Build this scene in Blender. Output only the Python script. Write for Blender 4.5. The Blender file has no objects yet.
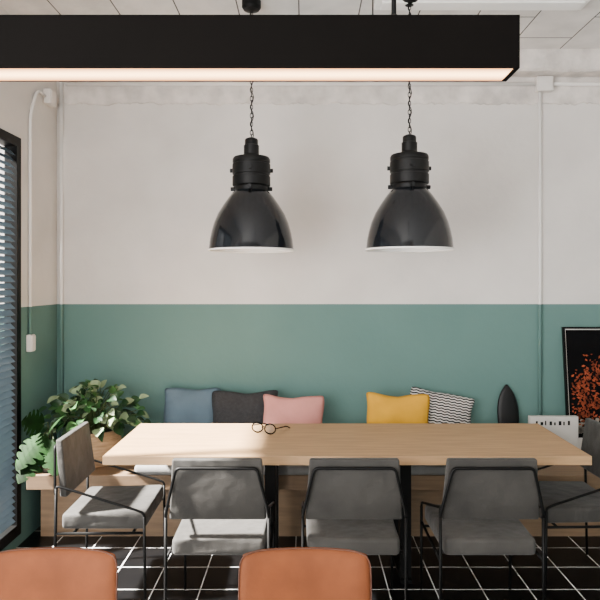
import bpy, bmesh, math, random
from mathutils import Vector, Matrix
random.seed(7)
C = bpy.context.scene.collection
PI = math.pi

# ---------------------------------------------------------------- materials
def lin(c):
    out = []
    for v in c:
        v = v/255.0
        out.append(v/12.92 if v <= .04045 else ((v+.055)/1.055)**2.4)
    return (*out, 1)

def mat(name, rgb, rough=.6, metal=0, var=.06, scale=8, bump=0, bscale=60, stretch=(1,1,1), spec=.5, coat=0, sheen=0, crease=0):
    m = bpy.data.materials.new(name); m.use_nodes = True
    nt = m.node_tree; b = nt.nodes['Principled BSDF']
    b.inputs['Roughness'].default_value = rough
    b.inputs['Metallic'].default_value = metal
    b.inputs['Specular IOR Level'].default_value = spec
    if coat: b.inputs['Coat Weight'].default_value = coat
    if sheen:
        b.inputs['Sheen Weight'].default_value = sheen
    tc = nt.nodes.new('ShaderNodeTexCoord'); mp = nt.nodes.new('ShaderNodeMapping')
    mp.inputs['Scale'].default_value = stretch
    nt.links.new(tc.outputs['Object'], mp.inputs[0])
    n = nt.nodes.new('ShaderNodeTexNoise'); n.inputs['Scale'].default_value = scale; n.inputs['Detail'].default_value = 5
    nt.links.new(mp.outputs[0], n.inputs[0])
    r = nt.nodes.new('ShaderNodeValToRGB')
    c = lin(rgb)
    r.color_ramp.elements[0].position = .3; r.color_ramp.elements[1].position = .7
    r.color_ramp.elements[0].color = tuple(max(0, v*(1-var*1.5)) for v in c[:3])+(1,)
    r.color_ramp.elements[1].color = tuple(min(1, v*(1+var*1.5)) for v in c[:3])+(1,)
    nt.links.new(n.outputs[0], r.inputs[0]); nt.links.new(r.outputs[0], b.inputs['Base Color'])
    if bump:
        n2 = nt.nodes.new('ShaderNodeTexNoise'); n2.inputs['Scale'].default_value = bscale; n2.inputs['Detail'].default_value = 3
        nt.links.new(mp.outputs[0], n2.inputs[0])
        bp = nt.nodes.new('ShaderNodeBump'); bp.inputs['Strength'].default_value = bump; bp.inputs['Distance'].default_value = .01
        nt.links.new(n2.outputs[0], bp.inputs['Height'])
        if crease:
            n3 = nt.nodes.new('ShaderNodeTexNoise'); n3.inputs['Scale'].default_value = 7; n3.inputs['Detail'].default_value = 2
            nt.links.new(mp.outputs[0], n3.inputs[0])
            b2 = nt.nodes.new('ShaderNodeBump'); b2.inputs['Strength'].default_value = crease; b2.inputs['Distance'].default_value = .05
            nt.links.new(n3.outputs[0], b2.inputs['Height']); nt.links.new(b2.outputs[0], bp.inputs['Normal'])
        nt.links.new(bp.outputs[0], b.inputs['Normal'])
    m['ramp'] = r.name
    return m

def math_node(nt, op, a, b=None):
    n = nt.nodes.new('ShaderNodeMath'); n.operation = op
    for i, v in enumerate((a, b)):
        if v is None: continue
        if isinstance(v, (int, float)): n.inputs[i].default_value = v
        else: nt.links.new(v, n.inputs[i])
    return n.outputs[0]

PAINT_Z = 1.478
def paint_wall(name, white_rgb=(214,209,204)):
    m = mat(name, white_rgb, .85, var=.05, scale=2.2, bump=.22, bscale=22)
    nt = m.node_tree; b = nt.nodes['Principled BSDF']; white = nt.nodes[m['ramp']]
    tc = nt.nodes.new('ShaderNodeTexCoord'); sp = nt.nodes.new('ShaderNodeSeparateXYZ')
    nt.links.new(tc.outputs['Object'], sp.inputs[0])
    t = math_node(nt, 'LESS_THAN', sp.outputs[2], PAINT_Z)
    n = nt.nodes.new('ShaderNodeTexNoise'); n.inputs['Scale'].default_value = 2.2; n.inputs['Detail'].default_value = 4
    nt.links.new(tc.outputs['Object'], n.inputs[0])
    g = nt.nodes.new('ShaderNodeValToRGB')
    g.color_ramp.elements[0].color = lin((84,116,111)); g.color_ramp.elements[1].color = lin((93,126,120))
    nt.links.new(n.outputs[0], g.inputs[0])
    mx = nt.nodes.new('ShaderNodeMix'); mx.data_type = 'RGBA'
    nt.links.new(t, mx.inputs['Factor']); nt.links.new(white.outputs[0], mx.inputs['A']); nt.links.new(g.outputs[0], mx.inputs['B'])
    nt.links.new(mx.outputs['Result'], b.inputs['Base Color'])
    return m

def tile_floor():
    m = mat('black_tiles', (8,8,9), .35, var=.1, scale=3, spec=.3)
    nt = m.node_tree; b = nt.nodes['Principled BSDF']; base = nt.nodes[m['ramp']]
    tc = nt.nodes.new('ShaderNodeTexCoord'); sp = nt.nodes.new('ShaderNodeSeparateXYZ')
    nt.links.new(tc.outputs['Object'], sp.inputs[0])
    fs = []
    for k in (0, 1):
        v = math_node(nt, 'DIVIDE', math_node(nt, 'ADD', sp.outputs[k], 10.06), .25)
        fs.append(math_node(nt, 'LESS_THAN', math_node(nt, 'FRACT', v), .023))
    g = math_node(nt, 'MAXIMUM', fs[0], fs[1])
    mx = nt.nodes.new('ShaderNodeMix'); mx.data_type = 'RGBA'
    nt.links.new(g, mx.inputs['Factor']); nt.links.new(base.outputs[0], mx.inputs['A']); mx.inputs['B'].default_value = lin((238,237,235))
    nt.links.new(mx.outputs['Result'], b.inputs['Base Color'])
    nt.links.new(math_node(nt, 'ADD', math_node(nt, 'MULTIPLY', g, .45), .35), b.inputs['Roughness'])
    return m

def plank_ceiling():
    m = mat('white_planks', (220,216,212), .75, var=.07, scale=6, bump=.3, bscale=20)
    nt = m.node_tree; b = nt.nodes['Principled BSDF']; base = nt.nodes[m['ramp']]
    tc = nt.nodes.new('ShaderNodeTexCoord'); sp = nt.nodes.new('ShaderNodeSeparateXYZ')
    nt.links.new(tc.outputs['Object'], sp.inputs[0])
    v = math_node(nt, 'DIVIDE', math_node(nt, 'ADD', sp.outputs[0], 10.12), .36)
    a = math_node(nt, 'LESS_THAN', math_node(nt, 'FRACT', v), .022)
    row = math_node(nt, 'FLOOR', v)
    w = math_node(nt, 'DIVIDE', math_node(nt, 'ADD', sp.outputs[1], 10.3), .62)
    c = math_node(nt, 'LESS_THAN', math_node(nt, 'FRACT', math_node(nt, 'ADD', w, math_node(nt, 'MULTIPLY', row, .5))), .014)
    g = math_node(nt, 'MAXIMUM', a, c)
    mx = nt.nodes.new('ShaderNodeMix'); mx.data_type = 'RGBA'
    nt.links.new(g, mx.inputs['Factor']); nt.links.new(base.outputs[0], mx.inputs['A']); mx.inputs['B'].default_value = lin((72,68,64))
    nt.links.new(mx.outputs['Result'], b.inputs['Base Color'])
    return m

def zigzag():
    m = mat('zigzag_fabric', (215,211,205), .9, var=.03, bump=.2, bscale=150)
    nt = m.node_tree; b = nt.nodes['Principled BSDF']; base = nt.nodes[m['ramp']]
    tc = nt.nodes.new('ShaderNodeTexCoord'); sp = nt.nodes.new('ShaderNodeSeparateXYZ')
    nt.links.new(tc.outputs['Object'], sp.inputs[0])
    pp = math_node(nt, 'PINGPONG', math_node(nt, 'ADD', sp.outputs[0], 3.0), .022)
    s = math_node(nt, 'ADD', sp.outputs[2], math_node(nt, 'MULTIPLY', pp, .3))
    t = math_node(nt, 'GREATER_THAN', math_node(nt, 'FRACT', math_node(nt, 'DIVIDE', s, .0185)), .45)
    mx = nt.nodes.new('ShaderNodeMix'); mx.data_type = 'RGBA'
    nt.links.new(t, mx.inputs['Factor']); nt.links.new(base.outputs[0], mx.inputs['A']); mx.inputs['B'].default_value = lin((18,18,20))
    nt.links.new(mx.outputs['Result'], b.inputs['Base Color'])
    return m

def led_strip():
    # warm at both edges, brighter and whiter along the middle
    m = bpy.data.materials.new('warm_diffuser'); m.use_nodes = True
    nt = m.node_tree; b = nt.nodes['Principled BSDF']
    tc = nt.nodes.new('ShaderNodeTexCoord'); sp = nt.nodes.new('ShaderNodeSeparateXYZ')
    nt.links.new(tc.outputs['Object'], sp.inputs[0])
    v = math_node(nt, 'DIVIDE', math_node(nt, 'ABSOLUTE', sp.outputs[1]), .05)
    r = nt.nodes.new('ShaderNodeValToRGB')
    e = r.color_ramp.elements
    e[0].position = .12; e[0].color = (1, .60, .29, 1)
    e[1].position = .98; e[1].color = (.24, .075, .02, 1)
    nt.links.new(v, r.inputs[0]); nt.links.new(r.outputs[0], b.inputs['Emission Color'])
    b.inputs['Base Color'].default_value = (.4,.26,.16,1)
    b.inputs['Emission Strength'].default_value = 9
    return m

M = dict(
    wall=paint_wall('two_tone_wall'), floor=tile_floor(), ceiling=plank_ceiling(), pipe=paint_wall('painted_conduit', (230,227,223)),
    plaster=mat('rough_plaster', (210,203,197), .9, var=.14, scale=8, bump=.9, bscale=16),
    oak=mat('pale_oak', (174,139,100), .5, var=.1, scale=5, stretch=(.8,9,9), bump=.03, bscale=30),
    bench=mat('bench_wood', (126,101,76), .55, var=.12, scale=5, stretch=(.8,9,9)),
    black=mat('black_metal', (7,7,7), .5, var=.05, spec=.15),
    rim=mat('matt_black_rim', (4,4,4), .9, var=.05, spec=.0),
    satin=mat('satin_black_lamp', (8,6,5), .8, var=.05, spec=.06),
    socket=mat('black_socket', (8,8,8), .45, var=.05, spec=.25),
    enamel=mat('black_enamel', (17,20,24), .13, var=.03, spec=.5),
    lining=mat('white_enamel', (245,243,240), .4, var=.01),
    grey=mat('grey_fabric', (50,48,45), .65, var=.26, scale=5, bump=.2, bscale=200, sheen=.1, crease=.4, spec=.3),
    seat=mat('sunlit_grey_fabric', (57,55,52), .7, var=.24, scale=5, bump=.2, bscale=200, sheen=.12, crease=.45, spec=.3),  # the grey fabric lightened, sunlight on the seats put into the colour
    pad=mat('pad_fabric', (128,126,124), .9, var=.06, bump=.15, bscale=180),
    tan=mat('tan_leather', (104,57,31), .75, var=.16, scale=6, bump=.1, bscale=120, spec=.18, crease=.12),
    seam=mat('dark_tan_piping', (78,42,24), .7, var=.1),
    conduit=mat('conduit_white', (222,217,212), .6, var=.03),
    blue=mat('blue_fabric', (84,103,116), .9, var=.08, bump=.2, bscale=150, crease=.35),
    charcoal=mat('charcoal_weave', (46,46,48), .95, var=.16, scale=50, bump=.5, bscale=90, crease=.2),
    pink=mat('pink_fabric', (200,135,127), .9, var=.05, bump=.15, bscale=150, crease=.35),
    yellow=mat('yellow_fabric', (208,152,24), .9, var=.06, bump=.15, bscale=150, crease=.35),
    zig=zigzag(),
    basket=mat('woven_basket', (168,138,104), .85, var=.2, scale=12, stretch=(1,1,6), bump=.6, bscale=40),
    soil=mat('soil', (48,36,28), .95, var=.2, scale=40),
    leaf=mat('dark_leaf', (32,60,32), .4, var=.5, scale=9, spec=.35),
    leaf2=mat('pale_leaf', (138,156,118), .45, var=.25, scale=9, spec=.3),
    leaf3=mat('mid_leaf', (58,98,50), .4, var=.35, scale=9, spec=.3),
    monstera=mat('monstera_leaf', (17,44,12), .7, var=.5, scale=9, spec=.1),
    stem=mat('green_stem', (60,76,38), .6, var=.1),
    ceramic=mat('grey_pot', (120,118,112), .6, var=.06),
    slat=mat('blue_grey_slat', (88,105,117), .3, var=.08),
    poster=mat('dark_print', (7,7,8), .8, var=.3, scale=4, spec=.08),
    paper=mat('white_paper', (206,201,195), .7, var=.03),
    orange=mat('orange_print', (124,58,36), .7, var=.75, scale=16, spec=.1),
    faded=mat('faded_print', (128,120,111), .7, var=.4, scale=20, spec=.1),
    board=mat('black_board', (10,10,11), .45, var=.05, spec=.3),
    lens=mat('clear_lens', (235,236,236), .1, var=.01, spec=.2),
    diff=led_strip(),
)
lb = M['lens'].node_tree.nodes['Principled BSDF']; lb.inputs['Alpha'].default_value = .06

# ---------------------------------------------------------------- mesh helpers
def obj(name, bm, m, parent=None, smooth=False, bevel=0, seg=2):
    bmesh.ops.recalc_face_normals(bm, faces=bm.faces)
    me = bpy.data.meshes.new(name); bm.to_mesh(me); bm.free()
    for mm in (m if isinstance(m, (list, tuple)) else [m]): me.materials.append(mm)
    if smooth:
        for p in me.polygons: p.use_smooth = True
    o = bpy.data.objects.new(name, me); C.objects.link(o)
    if parent: o.parent = parent
    if bevel:
        b = o.modifiers.new('bevel', 'BEVEL'); b.width = bevel; b.segments = seg; b.limit_method = 'ANGLE'
    return o

def tag(o, label, cat, group=None):
    o['label'] = label; o['category'] = cat
    if group: o['group'] = group
    return o
def thing(name, label, cat, loc=(0,0,0), rz=0, group=None):
    o = bpy.data.objects.new(name, None); C.objects.link(o)
    o.empty_display_size = .1
    o.location = loc; o.rotation_euler = (0,0,rz)
    return tag(o, label, cat, group)
def struct(name, bm, m, parent=None, **k):
    o = obj(name, bm, m, parent, **k)
    if not parent: o['kind'] = 'structure'
    return o

def hexa(bm, v8):
    vs = [bm.verts.new(v) for v in v8]
    for f in ((0,3,2,1),(4,5,6,7),(0,1,5,4),(1,2,6,5),(2,3,7,6),(3,0,4,7)):
        bm.faces.new([vs[i] for i in f])
def box(bm, x0,x1,y0,y1,z0,z1):
    hexa(bm, [(x0,y0,z0),(x1,y0,z0),(x1,y1,z0),(x0,y1,z0),(x0,y0,z1),(x1,y0,z1),(x1,y1,z1),(x0,y1,z1)])
def bxm(*boxes):
    bm = bmesh.new()
    for b in boxes: box(bm, *b)
    return bm

def rounded(path, r=.03, n=5, closed=False):
    P = [Vector(p) for p in path]; out = []
    N = len(P)
    for i in range(N):
        if not closed and i in (0, N-1): out.append(P[i]); continue
        a, b, c = P[i-1], P[i], P[(i+1) % N]
        d1 = (a-b); d2 = (c-b)
        k = min(r, d1.length*.45, d2.length*.45)
        s, e = b+d1.normalized()*k, b+d2.normalized()*k
        for j in range(n+1):
            t = j/n
            out.append(s*(1-t)**2 + b*2*t*(1-t) + e*t*t)
    return out
def tube(bm, path, r, n=10, closed=False, r1=None):
    P = [Vector(p) for p in path]; N = len(P); rings = []
    t0 = (P[1]-P[0]).normalized()
    up = Vector((0,0,1)) if abs(t0.z) < .9 else Vector((1,0,0))
    nrm = t0.cross(up).normalized()
    for i in range(N):
        if closed: t = (P[(i+1) % N]-P[i-1]).normalized()
        else: t = (P[min(i+1,N-1)]-P[max(i-1,0)]).normalized()
        nrm = (nrm - t*nrm.dot(t)).normalized(); bi = t.cross(nrm)
        rr = r if r1 is None else r+(r1-r)*i/(N-1)
        rings.append([bm.verts.new(P[i]+(nrm*math.cos(2*PI*k/n)+bi*math.sin(2*PI*k/n))*rr) for k in range(n)])
    for i in range(N if closed else N-1):
        a, b = rings[i], rings[(i+1) % N]
        for k in range(n): bm.faces.new((a[k], a[(k+1)%n], b[(k+1)%n], b[k]))
    if not closed:
        bm.faces.new(rings[0][::-1]); bm.faces.new(rings[-1])
def tb(*args, **k):
    bm = bmesh.new(); tube(bm, *args, **k); return bm
def lathe(bm, prof, n=40, cx=0, cy=0, cap0=False, cap1=False):
    rings = []
    for r, z in prof:
        rings.append([bm.verts.new((cx+r*math.cos(2*PI*k/n), cy+r*math.sin(2*PI*k/n), z)) for k in range(n)])
    for a, b in zip(rings, rings[1:]):
        for k in range(n): bm.faces.new((a[k], a[(k+1)%n], b[(k+1)%n], b[k]))
    if cap0: bm.faces.new(rings[0][::-1])
    if cap1: bm.faces.new(rings[-1])
def lt(*args, **k):
    bm = bmesh.new(); lathe(bm, *args, **k); return bm
def copy_tree(o, parent=None):
    c = o.copy(); C.objects.link(c)
    if parent: c.parent = parent
    for ch in list(o.children): copy_tree(ch, c)
    return c

# ---------------------------------------------------------------- room
XL, XR, YB, YF, ZC = -1.777, 3.0, 4.3, -3.0, 3.25
struct('floor', bxm((XL-.2, XR+.2, YF, YB+.2, -.1, 0)), M['floor'])
struct('ceiling', bxm((XL-.2, XR+.2, YF, YB+.2, ZC, ZC+.1)), M['ceiling'])
struct('wall_back', bxm((XL-.2, XR+.2, YB, YB+.15, 0, ZC)), M['wall'])
struct('wall_right', bxm((XR, XR+.15, YF, YB, 0, ZC)), M['wall'])
WY0, WY1, WZ0, WZ1 = 2.1, 3.74, .07, 2.53
VY0, VY1 = -2.0, 1.5
struct('wall_left', bxm((XL-.15, XL, YF, VY0, 0, ZC), (XL-.15, XL, VY1, WY0, 0, ZC), (XL-.15, XL, WY1, YB, 0, ZC),
                        (XL-.15, XL, WY0, WY1, WZ1, ZC), (XL-.15, XL, WY0, WY1, 0, WZ0),
                        (XL-.15, XL, VY0, VY1, WZ1, ZC), (XL-.15, XL, VY0, VY1, 0, WZ0)), M['wall'])
# beam with a slightly chipped lower edge
bm = bmesh.new(); prev = None; NX = 200; ja = jb = 0
for i in range(NX+1):
    x = XL + (XR-XL)*i/NX
    ja = ja*.8 + random.uniform(-.007, .007); jb = jb*.8 + random.uniform(-.006, .006)
    q = [bm.verts.new(p) for p in ((x, YB, 3.1), (x, 4.162+jb, 3.1+ja*.6), (x, 4.15+jb*.6, 3.113+ja), (x, 4.15, 3.17), (x, 4.15, ZC), (x, YB, ZC))]
    if prev:
        for k in range(6): bm.faces.new((prev[k], q[k], q[(k+1)%6], prev[(k+1)%6]))
    else: first = q
    prev = q
bm.faces.new(first); bm.faces.new(prev[::-1])
struct('trim_1', bm, M['plaster'])
# rough plaster band with a ragged lower edge
bm = bmesh.new(); prev = None; NX = 420; jit = 0
for i in range(NX+1):
    x = XL + (XR-XL)*i/NX
    jit = jit*.7 + random.uniform(-.006, .006)
    z = 2.91 + jit
    q = [bm.verts.new(p) for p in ((x, YB-.0005, z), (x, YB-.008, z+.006), (x, YB-.008, 3.1), (x, YB-.0005, 3.1))]
    if prev:
        for k in range(3): bm.faces.new((prev[k], q[k], q[k+1], prev[k+1]))
    prev = q
struct('trim_2', bm, M['plaster'])

# window on the left wall: black frame and fine tilted slats
fx0, fx1 = XL-.07, XL+.008
def wframe(a, b, mull):
    L = [(fx0, fx1, a, a+.055, WZ0, WZ1), (fx0, fx1, b-.055, b, WZ0, WZ1),
         (fx0, fx1, a+.055, b-.055, WZ0, WZ0+.07), (fx0, fx1, a+.055, b-.055, WZ1-.06, WZ1)]
    for m_ in mull: L.append((fx0, fx1, m_-.03, m_+.03, WZ0+.07, WZ1-.06))
    return bxm(*L)
win = struct('window_1', wframe(WY0, WY1, (2.9,)), M['black'])
struct('added_window', wframe(VY0, VY1, (-.8, .35)), M['black'])  # added opening out of view, lets soft light in from the left
bm = bmesh.new()
ns = 56
for i in range(ns):
    z = WZ0+.09+(WZ1-WZ0-.17)*(i+.5)/ns
    for (a, b) in ((WY0+.055, 2.87), (2.93, WY1-.055)):
        hexa(bm, [(XL-.032,a,z+.0150),(XL-.002,a,z-.0165),(XL-.002,b,z-.0165),(XL-.032,b,z+.0150),
                  (XL-.032,a,z+.0165),(XL-.002,a,z-.0150),(XL-.002,b,z-.0150),(XL-.032,b,z+.0165)])
obj('louvre_slats', bm, M['slat'], win)

# conduits and boxes
tag(obj('conduit_pipe', tb(rounded([(XL+.014,3.85,1.30),(XL+.014,3.85,2.72),(XL+.014,3.95,2.9),(XL+.014,4.07,2.9)], .08), .010), M['pipe'], smooth=True),
    'thin white conduit curving up the left wall above the switch box', 'pipe')
tag(obj('conduit_pipe', tb([(XL+.04,YB-.022,.45),(XL+.04,YB-.022,3.1)], .012), M['pipe'], smooth=True),
    'straight vertical painted pipe in the left back corner behind the plant', 'pipe')
tag(obj('conduit_pipe', tb([(1.673,YB-.026,.45),(1.673,YB-.026,2.985)], .012), M['pipe'], smooth=True),
    'vertical painted conduit dropping down the back wall beside the framed poster', 'pipe')
tag(obj('conduit_pipe', tb([(-1.70,YB-.030,3.045),(1.638,YB-.030,3.045)], .012), M['pipe'], smooth=True),
    'long horizontal white conduit under the beam, left of the junction box', 'pipe')
tag(obj('conduit_pipe', tb([(1.757,YB-.030,3.045),(2.98,YB-.030,3.045)], .012), M['pipe'], smooth=True),
    'short horizontal white conduit under the beam, right of the junction box', 'pipe')
def ebox(name, x0,x1,y0,y1,z0,z1, label, face):
    o = tag(obj(name, bxm((x0,x1,y0,y1,z0,z1)), M['conduit'], bevel=.006), label, 'electrical box')
    obj('cover_plate', bxm(face), M['conduit'], o, bevel=.003)
    return o
ebox('junction_box', 1.64,1.755,YB-.066,YB-.008,2.988,3.092, 'square white junction box under the beam at upper right', (1.65,1.745,YB-.072,YB-.066,2.998,3.082))
ebox('junction_box', XL,XL+.05,4.07,4.17,2.85,2.95, 'small white junction box high in the left corner', (XL+.05,XL+.056,4.08,4.16,2.86,2.94))
ebox('switch_box', XL,XL+.034,3.82,3.88,1.19,1.30, 'pale switch box on the green left wall below the conduit', (XL+.034,XL+.039,3.826,3.874,1.198,1.292))

# ---------------------------------------------------------------- bench
t = thing('bench', 'long built-in wooden bench along the green back wall', 'bench', (.45, 3.99, 0))
obj('seat_slab', bxm((-2.16, 2.5, -.31, .30, .36, .45)), M['bench'], t, bevel=.004)
obj('plinth', bxm((-2.15, 2.45, -.13, .29, 0, .36)), M['bench'], t)
bm = bxm((-1.05, 1.2, 3.665, 4.27, .45, .515))
tag(obj('seat_pad', bm, M['pad'], bevel=.028, seg=4, smooth=True), 'long flat grey seat pad lying on the wooden bench', 'seat pad')

# ---------------------------------------------------------------- table
t = thing('dining_table', 'long pale oak table with black steel legs', 'table', (.215, 3.405, 0))
obj('tabletop', bxm((-1.245, 1.245, -.355, .355, .704, .75)), M['oak'], t, bevel=.003)
for x in (-.405, .335):
    obj('leg', bxm((x-.03, x+.03, -.13, -.07, .02, .69), (x-.03, x+.03, .18, .24, .02, .69),
                   (x-.03, x+.03, -.15, .26, 0, .02), (x-.05, x+.05, -.15, .26, .69, .704)), M['black'], t)
obj('crossbar', bxm((-.375, .305, .04, .08, .65, .69)), M['black'], t)

# eyeglasses
t = thing('eyeglasses', 'thin black eyeglasses lying open on the oak table', 'glasses', (-.23, 3.53, .75), math.radians(-28))
t.scale = (1.2, 1.2, 1.2)
bm = bmesh.new()
for s in (-1, 1):
    tube(bm, [(s*.036+.031*math.cos(a), -.02+.004*math.sin(a), .0265+.0225*math.sin(a)) for a in [2*PI*k/24 for k in range(24)]], .0032, 8, closed=True)
tube(bm, rounded([(-.010,-.02,.029),(-.006,-.02,.033),(.006,-.02,.033),(.010,-.02,.029)], .004), .0028, 8)
obj('rim', bm, M['rim'], t, smooth=True)
for s in (-1, 1):
    obj('temple', tb(rounded([(s*.064,-.02,.031),(s*.070,-.012,.031),(s*.066,.09,.02),(s*.064,.125,.004)], .02), .003, 8), M['rim'], t, smooth=True)
    bm = bmesh.new()
    vs = [bm.verts.new((s*.036+.030*math.cos(a), -.02, .0265+.0215*math.sin(a))) for a in [2*PI*k/20 for k in range(20)]]
    bm.faces.new(vs)
    obj('lens', bm, M['lens'], t)

# ---------------------------------------------------------------- grey armchairs
def cushion_hexa(v8, off, seg=5):
    bm = bmesh.new(); hexa(bm, v8)
    bmesh.ops.bevel(bm, geom=list(bm.edges), offset=off, segments=seg, profile=.5, affect='EDGES')
    return bm
def make_armchair():
    t = thing('armchair', '', 'chair')
    w0, w1 = .214, .222
    obj('seat', cushion_hexa([(-w0,-.22,.370),(w0,-.22,.370),(w1,.212,.370),(-w1,.212,.370),
                              (-w0,-.22,.452),(w0,-.22,.452),(w1,.212,.458),(-w1,.212,.458)], .022), M['seat'], t, smooth=True)
    b = cushion_hexa([(-.224,-.222,.54),(.224,-.222,.54),(.224,-.184,.54),(-.224,-.184,.54),
                      (-.205,-.252,.828),(.205,-.252,.828),(.205,-.218,.828),(-.205,-.218,.828)], .010)
    obj('backrest', b, M['grey'], t, smooth=True)
    # trapezoid support tube behind the backrest
    obj('back_frame', tb(rounded([(-.236,-.238,.56),(-.230,-.244,.60),(-.184,-.262,.79),(.184,-.262,.79),(.230,-.244,.60),(.236,-.238,.56)], .022), .0072), M['black'], t, smooth=True)
    for s in (-1, 1):
        x = s*.236
        obj('armrest', tb(rounded([(x,-.235,.57),(x,-.235,.60),(x,-.19,.59),(x,.175,.475),(x,.208,.46),(x,.208,.425)], .025), .0065), M['black'], t, smooth=True)
        obj('leg', tb([(x,-.245,0),(x,-.235,.59)], .0075), M['black'], t, smooth=True)
        obj('leg', tb([(x,.213,0),(x,.208,.445)], .0075), M['black'], t, smooth=True)
    bm = bmesh.new()
    for y in (-.15, .15):
        tube(bm, [(-.236,y,.361),(.236,y,.361)], .007)
    for s in (-1, 1): tube(bm, [(s*.236,-.238,.361),(s*.236,.209,.361)], .007)
    obj('seat_frame', bm, M['black'], t, smooth=True)
    return t
proto = make_armchair()
GA = 'grey armchairs around the oak table'
spots = [
 ((-.402, 2.985), 0, 'grey armchair seen from behind, leftmost of three on the near side of the table'),
 ((.226, 2.985), 0, 'grey armchair seen from behind, middle of three on the near side of the table'),
 ((.856, 2.985), 0, 'grey armchair seen from behind, rightmost of three on the near side of the table'),
 ((-1.03, 3.28), -PI/2+.02, 'grey armchair at the left end of the table, in front of the leafy plant'),
 ((1.455, 3.36), PI/2+.03, 'grey armchair at the right end of the table, in front of the framed poster'),
]
for i, ((x, y), rz, lab) in enumerate(spots):
    o = proto if i == 0 else copy_tree(proto)
    o.location = (x, y, 0); o.rotation_euler = (0, 0, rz); tag(o, lab, 'chair', GA)

# ---------------------------------------------------------------- tan chairs in the foreground
def make_tan():
    t = thing('dining_chair', '', 'chair')
    # backrest: curved rounded panel (origin side +y is the back)
    bm = bmesh.new(); n = 20; m_ = 14; W, H, T = .225, .36, .05
    def pt(u, v, side):
        k = max(abs(u), abs(v)); 
        x, z = u, v
        if k > 0:
            e = 8.5; l = (abs(u)**e+abs(v)**e)**(1/e); x, z = u*k/l, v*k/l
        th = T*.5*max(0, 1-k**6)**.5
        y = .22 + .03*(z+1)*.5 - .035*x*x + side*th
        return (x*W, y, .392+H*.5*(z+1))
    g = {}
    for side in (-1, 1):
        for i in range(n+1):
            for j in range(m_+1):
                edge = i in (0, n) or j in (0, m_)
                key = (i, j, 0 if edge else side)
                if key not in g: g[key] = bm.verts.new(pt(-1+2*i/n, -1+2*j/m_, 0 if edge else side))
        for i in range(n):
            for j in range(m_):
                f = []
                for a, b in ((i,j),(i+1,j),(i+1,j+1),(i,j+1)):
                    f.append(g[(a, b, 0 if (a in (0,n) or b in (0,m_)) else side)])
                bm.faces.new(f)
    o = obj('backrest', bm, M['tan'], t, smooth=True)
    s = o.modifiers.new('s', 'SUBSURF'); s.levels = 1; s.render_levels = 2
    per = []
    for i in range(20): per.append((-1+2*i/20, 1))
    for i in range(20): per.append((1, 1-2*i/20))
    for i in range(20): per.append((1-2*i/20, -1))
    for i in range(20): per.append((-1, -1+2*i/20))
    pp = []
    for u, v in per:
        x, y, z = pt(u*.965, v*.955, -1)
        pp.append((x, y+.002, z))
    obj('piping', tb(pp, .0022, 6, closed=True), M['seam'], t, smooth=True)
    obj('seat', cushion_hexa([(-.2,-.22,.40),(.2,-.22,.40),(.2,.20,.40),(-.2,.20,.40),(-.215,-.23,.46),(.215,-.23,.46),(.21,.20,.46),(-.21,.20,.46)], .025), M['tan'], t, smooth=True)
    for sx in (-1, 1):
        for sy in (-1, 1):
            obj('leg', tb([(sx*.2, sy*.2, 0), (sx*.17, sy*.16, .40)], .011), M['black'], t, smooth=True)
    obj('seat_frame', bxm((-.18,.18,-.17,.17,.385,.40)), M['black'], t)
    return t
p = make_tan()
for i, (x, lab) in enumerate([(-.835, 'tan leather chair back at the lower left edge, under the black linear lamp'),
                              (.0, 'tan leather chair back at the bottom centre, nearest the viewer')]):
    o = p if i == 0 else copy_tree(p)
    o.location = (x, 1.77, 0); tag(o, lab, 'chair', 'tan leather chairs in the foreground')

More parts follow.
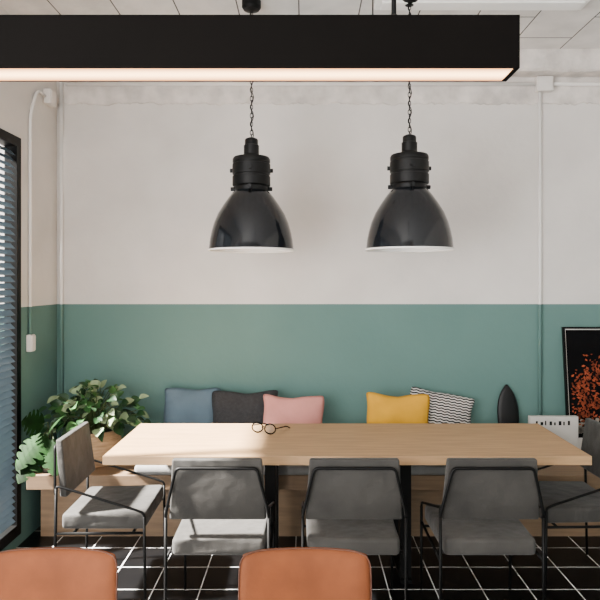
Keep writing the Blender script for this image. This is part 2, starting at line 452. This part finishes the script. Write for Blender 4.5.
# ---------------------------------------------------------------- pendants
def make_pendant():
    t = thing('pendant_lamp', '', 'pendant lamp')
    shade = [(.243,0),(.241,.016),(.237,.055),(.228,.10),(.2145,.15),(.192,.205),(.160,.257),(.130,.30),(.106,.33)]
    obj('shade', lt(shade+[(.09,.342)], 56), M['enamel'], t, smooth=True)
    obj('shade_lining', lt([(.243,0)]+[(r-.006, z+.001) for r, z in shade[1:]]+[(.0,.33)], 56), M['lining'], t, smooth=True)
    obj('rim', tb([(.243*math.cos(2*PI*k/56), .243*math.sin(2*PI*k/56), -.001) for k in range(56)], .005, 8, closed=True), M['lining'], t, smooth=True)
    hs = [(.09,.337),(.094,.34),(.094,.362),(.104,.366),(.109,.370),(.109,.42),(.103,.422),(.103,.432),(.109,.434),(.109,.49),(.104,.492),(.104,.50),(.108,.502),(.108,.52),(.102,.53),(.05,.536),(.044,.55)]
    o = obj('lamp_housing', lt(hs, 40, cap0=True, cap1=True), M['socket'], t, smooth=True)
    md = o.modifiers.new('e', 'EDGE_SPLIT'); md.split_angle = math.radians(40)
    o = obj('cap', lt([(.044,.548),(.044,.60),(.038,.603),(.038,.632),(.034,.638),(.018,.645)], 28, cap0=True, cap1=True), M['socket'], t, smooth=True)
    md = o.modifiers.new('e', 'EDGE_SPLIT'); md.split_angle = math.radians(40)
    for a in (0.1, PI-.1, -PI/2):
        c, s = math.cos(a), math.sin(a)
        obj('lug', tb([(c*.085, s*.085, .352), (c*.120, s*.120, .352)], .012, 10), M['socket'], t)
        obj('lug', tb([(c*.095, s*.095, .458), (c*.124, s*.124, .458)], .012, 10), M['socket'], t)
    bm = bmesh.new(); z = .65; k = 0
    while z < 1.365:
        ax = (1,0) if k % 2 else (0,1)
        pts = []
        for j in range(14):
            a = 2*PI*j/14
            pts.append((ax[0]*.0075*math.cos(a), ax[1]*.0075*math.cos(a), z+.0155*math.sin(a)))
        tube(bm, pts, .0024, 6, closed=True); z += .0245; k += 1
    obj('chain', bm, M['black'], t, smooth=True)
    obj('cord', tb([(.004+.008*math.sin(i*1.1), .008*math.cos(i*1.1), .64+.74*i/40) for i in range(41)], .003, 6), M['black'], t, smooth=True)
    obj('canopy', lt([(.055,1.43),(.055,1.395),(.045,1.38),(.012,1.372)], 28, cap0=True, cap1=True), M['black'], t, smooth=False)
    return t
p = make_pendant()
for i, (x, y, lab) in enumerate([(-.308, 3.45, 'glossy black bell-shaped pendant lamp on a chain, the left one above the table'),
                                 (.588, 3.38, 'glossy black bell-shaped pendant lamp on a chain, the right one above the table')]):
    o = p if i == 0 else copy_tree(p)
    o.location = (x, y, 1.82); tag(o, lab, 'pendant lamp', 'black pendant lamps over the table')

# ---------------------------------------------------------------- linear lamp
t = thing('linear_lamp', 'long black box-shaped hanging lamp with a warm glowing underside', 'hanging lamp', (-.4, 1.655, 2.207))
obj('housing', bxm((-.97,.973,-.055,-.050,0,.142), (-.97,.973,.050,.055,0,.142), (-.97,-.955,-.050,.050,0,.142), (.958,.973,-.050,.050,0,.142),
                   (-.955,.958,-.050,.050,.10,.142)), M['satin'], t)
obj('diffuser', bxm((-.955,.958,-.050,.050,.001,.006)), M['diff'], t)
for x in (-.6, .587): obj('suspension_cable', tb([(x,0,.14),(x,0,1.043)], .0022, 6), M['black'], t)
obj('feed_rod', tb([(.645,0,.14),(.645,0,1.043)], .007, 8), M['black'], t)
obj('rod_collar', lt([(.016,.142),(.016,.16),(.008,.166)], 16, cx=.645, cap0=True, cap1=True), M['black'], t)

t = thing('ceiling_lamp', 'white batten lamp on the plank ceiling, cut by the top edge', 'ceiling lamp', (1.0, 3.40, ZC))
obj('housing', bxm((-.6,.6,-.08,.08,-.04,0)), M['lining'], t, bevel=.008)
obj('diffuser', bxm((-.57,.57,-.05,.05,-.055,-.04)), M['lining'], t, bevel=.01)

# ---------------------------------------------------------------- cushions
def pillow(w, h, tk, seed):
    rnd = random.Random(seed); bm = bmesh.new(); n = 26; g = {}
    ph = [rnd.uniform(0, 6) for _ in range(8)]
    for side in (-1, 1):
        for i in range(n+1):
            for j in range(n+1):
                edge = i in (0,n) or j in (0,n)
                key = (i, j, 0 if edge else side)
                if key in g: continue
                u, v = -1+2*i/n, -1+2*j/n
                th = tk/2*((1-abs(u)**2.2)*(1-abs(v)**2.2))**.55
                th *= 1+.13*math.sin(3*u+ph[0])*math.sin(2.6*v+ph[1])+.06*math.sin(7*u+ph[4])*math.cos(5*v+ph[5])
                # soft corners, slightly hollow sides
                k = max(abs(u), abs(v)); uu, vv = u, v
                if k > 0:
                    l = (abs(u)**14+abs(v)**14)**(1/14); uu, vv = u*k/l, v*k/l
                x = w/2*uu*(1-.06*(1-v*v)); z = h/2*vv*(1-.06*(1-u*u))
                top = (v+1)*.5
                z += top*.004*math.sin(5*u+ph[6]); x += .004*math.sin(5*v+ph[7])*abs(u)
                z -= .010*(1-abs(u))*top*(1+math.sin(ph[2]))
                g[key] = bm.verts.new((x, (0 if edge else side*th)+.007*math.sin(4*u+ph[3]), h/2+z))
        for i in range(n):
            for j in range(n):
                f = [g[(a, b, 0 if (a in (0,n) or b in (0,n)) else side)] for a, b in ((i,j),(i+1,j),(i+1,j+1),(i,j+1))]
                bm.faces.new(f)
    return bm
for (x, y, w, h, roll, lean, yaw, m, lab, sd) in [
    (-.79, 4.145, .40, .37, .03, 10, 6, 'blue', 'plain dusty blue cushion leaning on the green wall', 1),
    (-.415, 4.09, .47, .37, 0, 11, 0, 'charcoal', 'dark charcoal woven cushion between the blue and pink cushions', 2),
    (-.08, 3.965, .42, .36, .02, 12, 2, 'pink', 'plain pale pink cushion propped on the bench', 3),
    (.62, 3.985, .44, .365, .03, 12, 3, 'yellow', 'plain mustard yellow cushion propped on the bench', 4),
    (.905, 4.125, .46, .31, .19, 11, 2, 'zig', 'black and white zigzag cushion tucked beside the yellow cushion', 5)]:
    o = tag(obj('cushion', pillow(w, h, .12, sd), M[m], smooth=True), lab, 'cushion', 'cushions on the bench')
    o.location = (x, y, .527 + abs(math.sin(roll))*w*.5)
    o.rotation_euler = (Matrix.Rotation(math.radians(yaw),3,'Z') @ Matrix.Rotation(math.radians(-lean),3,'X') @ Matrix.Rotation(roll,3,'Y')).to_euler()

# black elongated board
bm = bmesh.new(); N = 26; rows = []
for i in range(N+1):
    v = i/N; z = .462*v
    hw = .076*max(0.02, (math.sin(PI*min(1, v*.93+.03))**.62)) if v < 1 else .004
    if v > .55: hw = .076*max(.03, (1-((v-.55)/.45)**2.2))**.75
    row = []
    for k in range(12):
        a = 2*PI*k/12
        row.append(bm.verts.new((hw*math.cos(a), .012*math.sin(a)*min(1, hw/.03), z)))
    rows.append(row)
for a, b in zip(rows, rows[1:]):
    for k in range(12): bm.faces.new((a[k], a[(k+1)%12], b[(k+1)%12], b[k]))
bm.faces.new(rows[0][::-1]); bm.faces.new(rows[-1])
o = tag(obj('decorative_board', bm, M['board'], smooth=True), 'black pointed oval board leaning on the green wall right of the zigzag cushion', 'ornament')
o.location = (1.435, 4.2, .45); o.rotation_euler = (math.radians(-9), 0, 0)

# small white block with dark marks
t = thing('sign_block', 'small white block with a row of dark marks, left of the poster', 'sign', (1.695, 4.1, .45))
obj('block', bxm((-.165,.165,-.02,.02,0,.27)), M['paper'], t, bevel=.003)
for k, (wd, hh) in enumerate(((.012,.028),(.018,.022),(.008,.030),(.016,.026),(.010,.020),(.018,.028),(.009,.024),(.014,.030))):
    x = -.125+.031*k
    obj('mark', bxm((x, x+wd, -.0225, -.0195, .212, .212+hh)), M['black'], t)

# framed poster leaning on the wall
t = thing('framed_poster', 'black framed dark poster with orange foliage, leaning on the wall', 'poster', (2.14, 4.17, .452))
t.rotation_euler = (math.radians(-6.5), 0, 0)
W, H = .31, .87
obj('frame', bxm((-W,-W+.014,-.012,.012,0,H), (W-.014,W,-.012,.012,0,H), (-W+.014,W-.014,-.012,.012,0,.014), (-W+.014,W-.014,-.012,.012,H-.014,H)), M['black'], t)
a = W-.014
obj('mat_border', bxm((-a,a,-.003,.008,.014,H-.014)), M['paper'], t)
a = W-.021
pr = obj('print', bxm((-a,a,-.0045,-.003,.10,H-.021)), M['poster'], t)
bm = bmesh.new(); rnd = random.Random(3)
cl = [(.02+rnd.gauss(0,.12), .44+rnd.gauss(0,.13), rnd.uniform(.03,.08)) for _ in range(18)] + [(-.17,.40,.06),(-.15,.52,.05),(-.09,.60,.05),(-.16,.30,.06),(-.21,.46,.05),(-.20,.24,.04)]
for k in range(680):
    cx, cz, cr = cl[k % len(cl)]
    x, z = cx+rnd.gauss(0, cr*.75), cz+rnd.gauss(0, cr*.75)
    if abs(x) > a-.02 or z < .15 or z > H-.05: continue
    s = rnd.uniform(.004, .011); q = rnd.uniform(0, PI)
    vs = [bm.verts.new((x+s*math.cos(q+j*PI/2)*(1.5 if j % 2 else .8), -.0048, z+s*math.sin(q+j*PI/2)*(1.5 if j % 2 else .8))) for j in range(4)]
    bm.faces.new(vs)
obj('printed_foliage', bm, M['orange'], pr)
bm = bmesh.new()
for k in range(340):
    x, z = -a+.02+(2*a-.04)*((k*.618) % 1), .13+abs(rnd.gauss(0,.035))
    s = rnd.uniform(.004, .010)
    vs = [bm.verts.new((x+dx*s*1.6, -.0047, z+dz*s)) for dx, dz in ((-1,-.6),(1,-1),(.8,.7),(-.6,1))]
    bm.faces.new(vs)
obj('printed_ground', bm, M['faded'], pr)

# ---------------------------------------------------------------- plants
def leaf(bm, base, d, nrm, L, W, mi=0, droop=.25):
    d = d.normalized(); side = d.cross(nrm).normalized(); nn = side.cross(d).normalized()
    rows = []; n = 7
    for i in range(n+1):
        t = i/n
        w = W*.5*(math.sin(PI*min(1, t**.75))**.8) if 0 < t < 1 else .0008
        c = base + d*L*t - Vector((0,0,1))*droop*L*t*t
        rows.append([bm.verts.new(c-side*w+nn*w*.25), bm.verts.new(c-side*w*.5+nn*w*.05), bm.verts.new(c), bm.verts.new(c+side*w*.5+nn*w*.05), bm.verts.new(c+side*w+nn*w*.25)])
    for a, b in zip(rows, rows[1:]):
        for k in range(4):
            f = bm.faces.new((a[k], a[k+1], b[k+1], b[k])); f.material_index = mi
px, py = -1.375, 3.93
t = thing('potted_plant', 'bushy plant with mixed pale and dark leaves in a woven beige basket', 'plant', (px, py, .45))
o = obj('basket', lt([(.105,0),(.122,.004),(.148,.04),(.165,.09),(.170,.13),(.164,.175),(.148,.212),(.152,.222),(.146,.228),(.138,.216),(.14,.19)], 44, cap0=True), M['basket'], t, smooth=True)
obj('soil', lt([(.139,.192),(.08,.2),(.003,.205)], 24, cap1=True), M['soil'], t, smooth=True)
bs = bmesh.new(); bl = bmesh.new(); rnd = random.Random(11)
cnt = 0; tries = 0
while cnt < 220 and tries < 9000:
    tries += 1
    a = rnd.uniform(0, 2*PI); e = rnd.uniform(-.45, 1.0); r = rnd.uniform(.45, 1.15)
    v = Vector((math.cos(a)*math.cos(e*PI/2), math.sin(a)*math.cos(e*PI/2), math.sin(e*PI/2)))
    p_ = Vector((v.x*.30*r, v.y*.20*r, .30+v.z*.185*r))
    if px+p_.x < XL+.08 or py+p_.y > YB-.15: continue
    if p_.x > -.02 and p_.z < .25: continue
    if p_.z < .22 and p_.y > -.16: continue
    d = Vector((v.x+rnd.uniform(-.6,.6), v.y+rnd.uniform(-.5,.5)-.3, v.z*.5+rnd.uniform(-.5,.4)))
    L = rnd.uniform(.045, .095)
    if px+p_.x+d.normalized().x*L < XL+.04: continue
    nrm = Vector((rnd.uniform(-.6,.6), -.7+rnd.uniform(-.5,.5), .8))
    q = rnd.random()
    leaf(bl, p_, d, nrm, L, L*rnd.uniform(.6,.8), 1 if q < .3 else (2 if q < .56 else 0))
    if cnt % 2 == 0: tube(bs, [Vector((v.x*.05, v.y*.05, .2)), Vector((p_.x*.5, p_.y*.5, .2+.6*(p_.z-.2)+.03)), p_], .0025, 6)
    cnt += 1
obj('foliage', bl, [M['leaf'], M['leaf2'], M['leaf3']], t, smooth=True)
obj('stem', bs, M['stem'], t, smooth=True)

def split_leaf(bm, base, d, nrm, L, W):
    # heart-shaped blade, whole along the midrib and cut into fingers towards the margin
    d = d.normalized(); side = d.cross(nrm).normalized(); nn = side.cross(d).normalized()
    def P(t, s):
        return base + d*L*t + side*s - nn*(.5*s*s/W) - Vector((0,0,1))*.22*L*max(0,t)**2
    k = 5
    def half(t):                      # half width of the heart outline
        return W*.5*(math.sin(PI*min(1, max(0, (t+.12)/1.12))**.72)**.75)
    for sgn in (-1, 1):
        for i in range(k):
            t0, t1 = -.08*(i == 0)+i/k, (i+1)/k
            g = .0 if i == k-1 else .05
            rows = []
            for (f, cut) in ((0,0), (.25,0), (.45,0), (.7,1), (1.0,1.2)):
                sw = .16*f*(1-(t0+t1)/2)-.05*f      # fingers sweep
                a0, a1 = t0+(g*.5*cut if i else 0), t1-g*cut
                row = []
                for j in range(4):
                    tt = a0+(a1-a0)*j/3
                    w = half(min(.995, max(-.11, tt)))
                    if f == 1.0: w *= (.9, 1, 1, .88)[j]
                    row.append(bm.verts.new(P(tt+sw*.5*(1 if i < k-1 else 0), sgn*w*f)))
                rows.append(row)
            for a, b in zip(rows, rows[1:]):
                for j in range(3): bm.faces.new((a[j], a[j+1], b[j+1], b[j]))
mx_, my_ = -1.60, 3.78
t = thing('monstera_plant', 'low plant with large split green leaves at the left end of the bench', 'plant', (mx_, my_, .45))
obj('pot', lt([(.04,0),(.046,.004),(.056,.10),(.053,.102),(.05,.085)], 28, cap0=True), M['ceramic'], t, smooth=True)
obj('soil', lt([(.0505,.085),(.002,.09)], 20, cap1=True), M['soil'], t)
bs = bmesh.new(); bl = bmesh.new()
for (bx_, by_, bz_, dx, dy, dz, nx, L, W) in [(-.01,-.09,.24,-.36,-.5,-.45,-.1,.21,.21), (.06,-.10,.21,.25,-.5,-.60,.2,.19,.20),
                                         (-.03,-.05,.30,-.35,-.5,.35,-.2,.16,.18), (-.02,-.12,.16,-.22,-.45,-.40,0,.19,.19), (.10,-.07,.16,.5,-.4,-.2,.2,.18,.18),
                                         (.04,-.05,.30,.25,-.55,.25,.1,.17,.18)]:
    b0 = Vector((bx_, by_, bz_))
    split_leaf(bl, b0, Vector((dx,dy,dz)), Vector((nx,-.8,.55)), L, W)
    tube(bs, [Vector((0,0,.085)), Vector((bx_*.4,by_*.4,bz_*.7+.1)), b0], .004, 6)
obj('foliage', bl, M['monstera'], t, smooth=True)
obj('stem', bs, M['stem'], t, smooth=True)

# ---------------------------------------------------------------- light
w = bpy.data.worlds.new('World'); bpy.context.scene.world = w; w.use_nodes = True
bg = w.node_tree.nodes['Background']; bg.inputs[0].default_value = (.94,.97,1,1); bg.inputs[1].default_value = 1.2
def area(name, loc, rot, sx, sy, e, col):
    l = bpy.data.lights.new(name, 'AREA'); l.shape = 'RECTANGLE'; l.size = sx; l.size_y = sy; l.energy = e; l.color = col
    o = bpy.data.objects.new(name, l); C.objects.link(o); o.location = loc; o.rotation_euler = rot; return o
area('rear_fill_light', (-.8, -2.7, 1.9), (PI/2+.28, 0, 0), 3.0, 2.1, 90, (1,.965,.94))  # added fill lamp at the open rear end, no window stands there
lw = area('left_fill_light', (XL-.25, (VY0+VY1)/2, 1.35), (0, 0, 0), 3.5, 2.5, 480, (1,.985,.965))  # added soft lamp outside the unseen opening in the left wall
lw.rotation_euler = Vector((.85, .5, .10)).to_track_quat('-Z', 'Z').to_euler()
s = bpy.data.lights.new('sun', 'SUN'); s.energy = 95; s.angle = .06; s.color = (1,.95,.88)
so = bpy.data.objects.new('sun', s); C.objects.link(so)
so.rotation_euler = Vector((1, .16, -1.094)).to_track_quat('-Z', 'Y').to_euler()

# ---------------------------------------------------------------- camera
cam = bpy.data.cameras.new('camera'); cam.sensor_width = 36; cam.lens = 36
cam.shift_x = -5/600; cam.shift_y = -18/600; cam.clip_start = .05
co = bpy.data.objects.new('camera', cam); C.objects.link(co)
co.location = (0, 0, 1.636); co.rotation_euler = (PI/2, 0, 0)
bpy.context.scene.camera = co
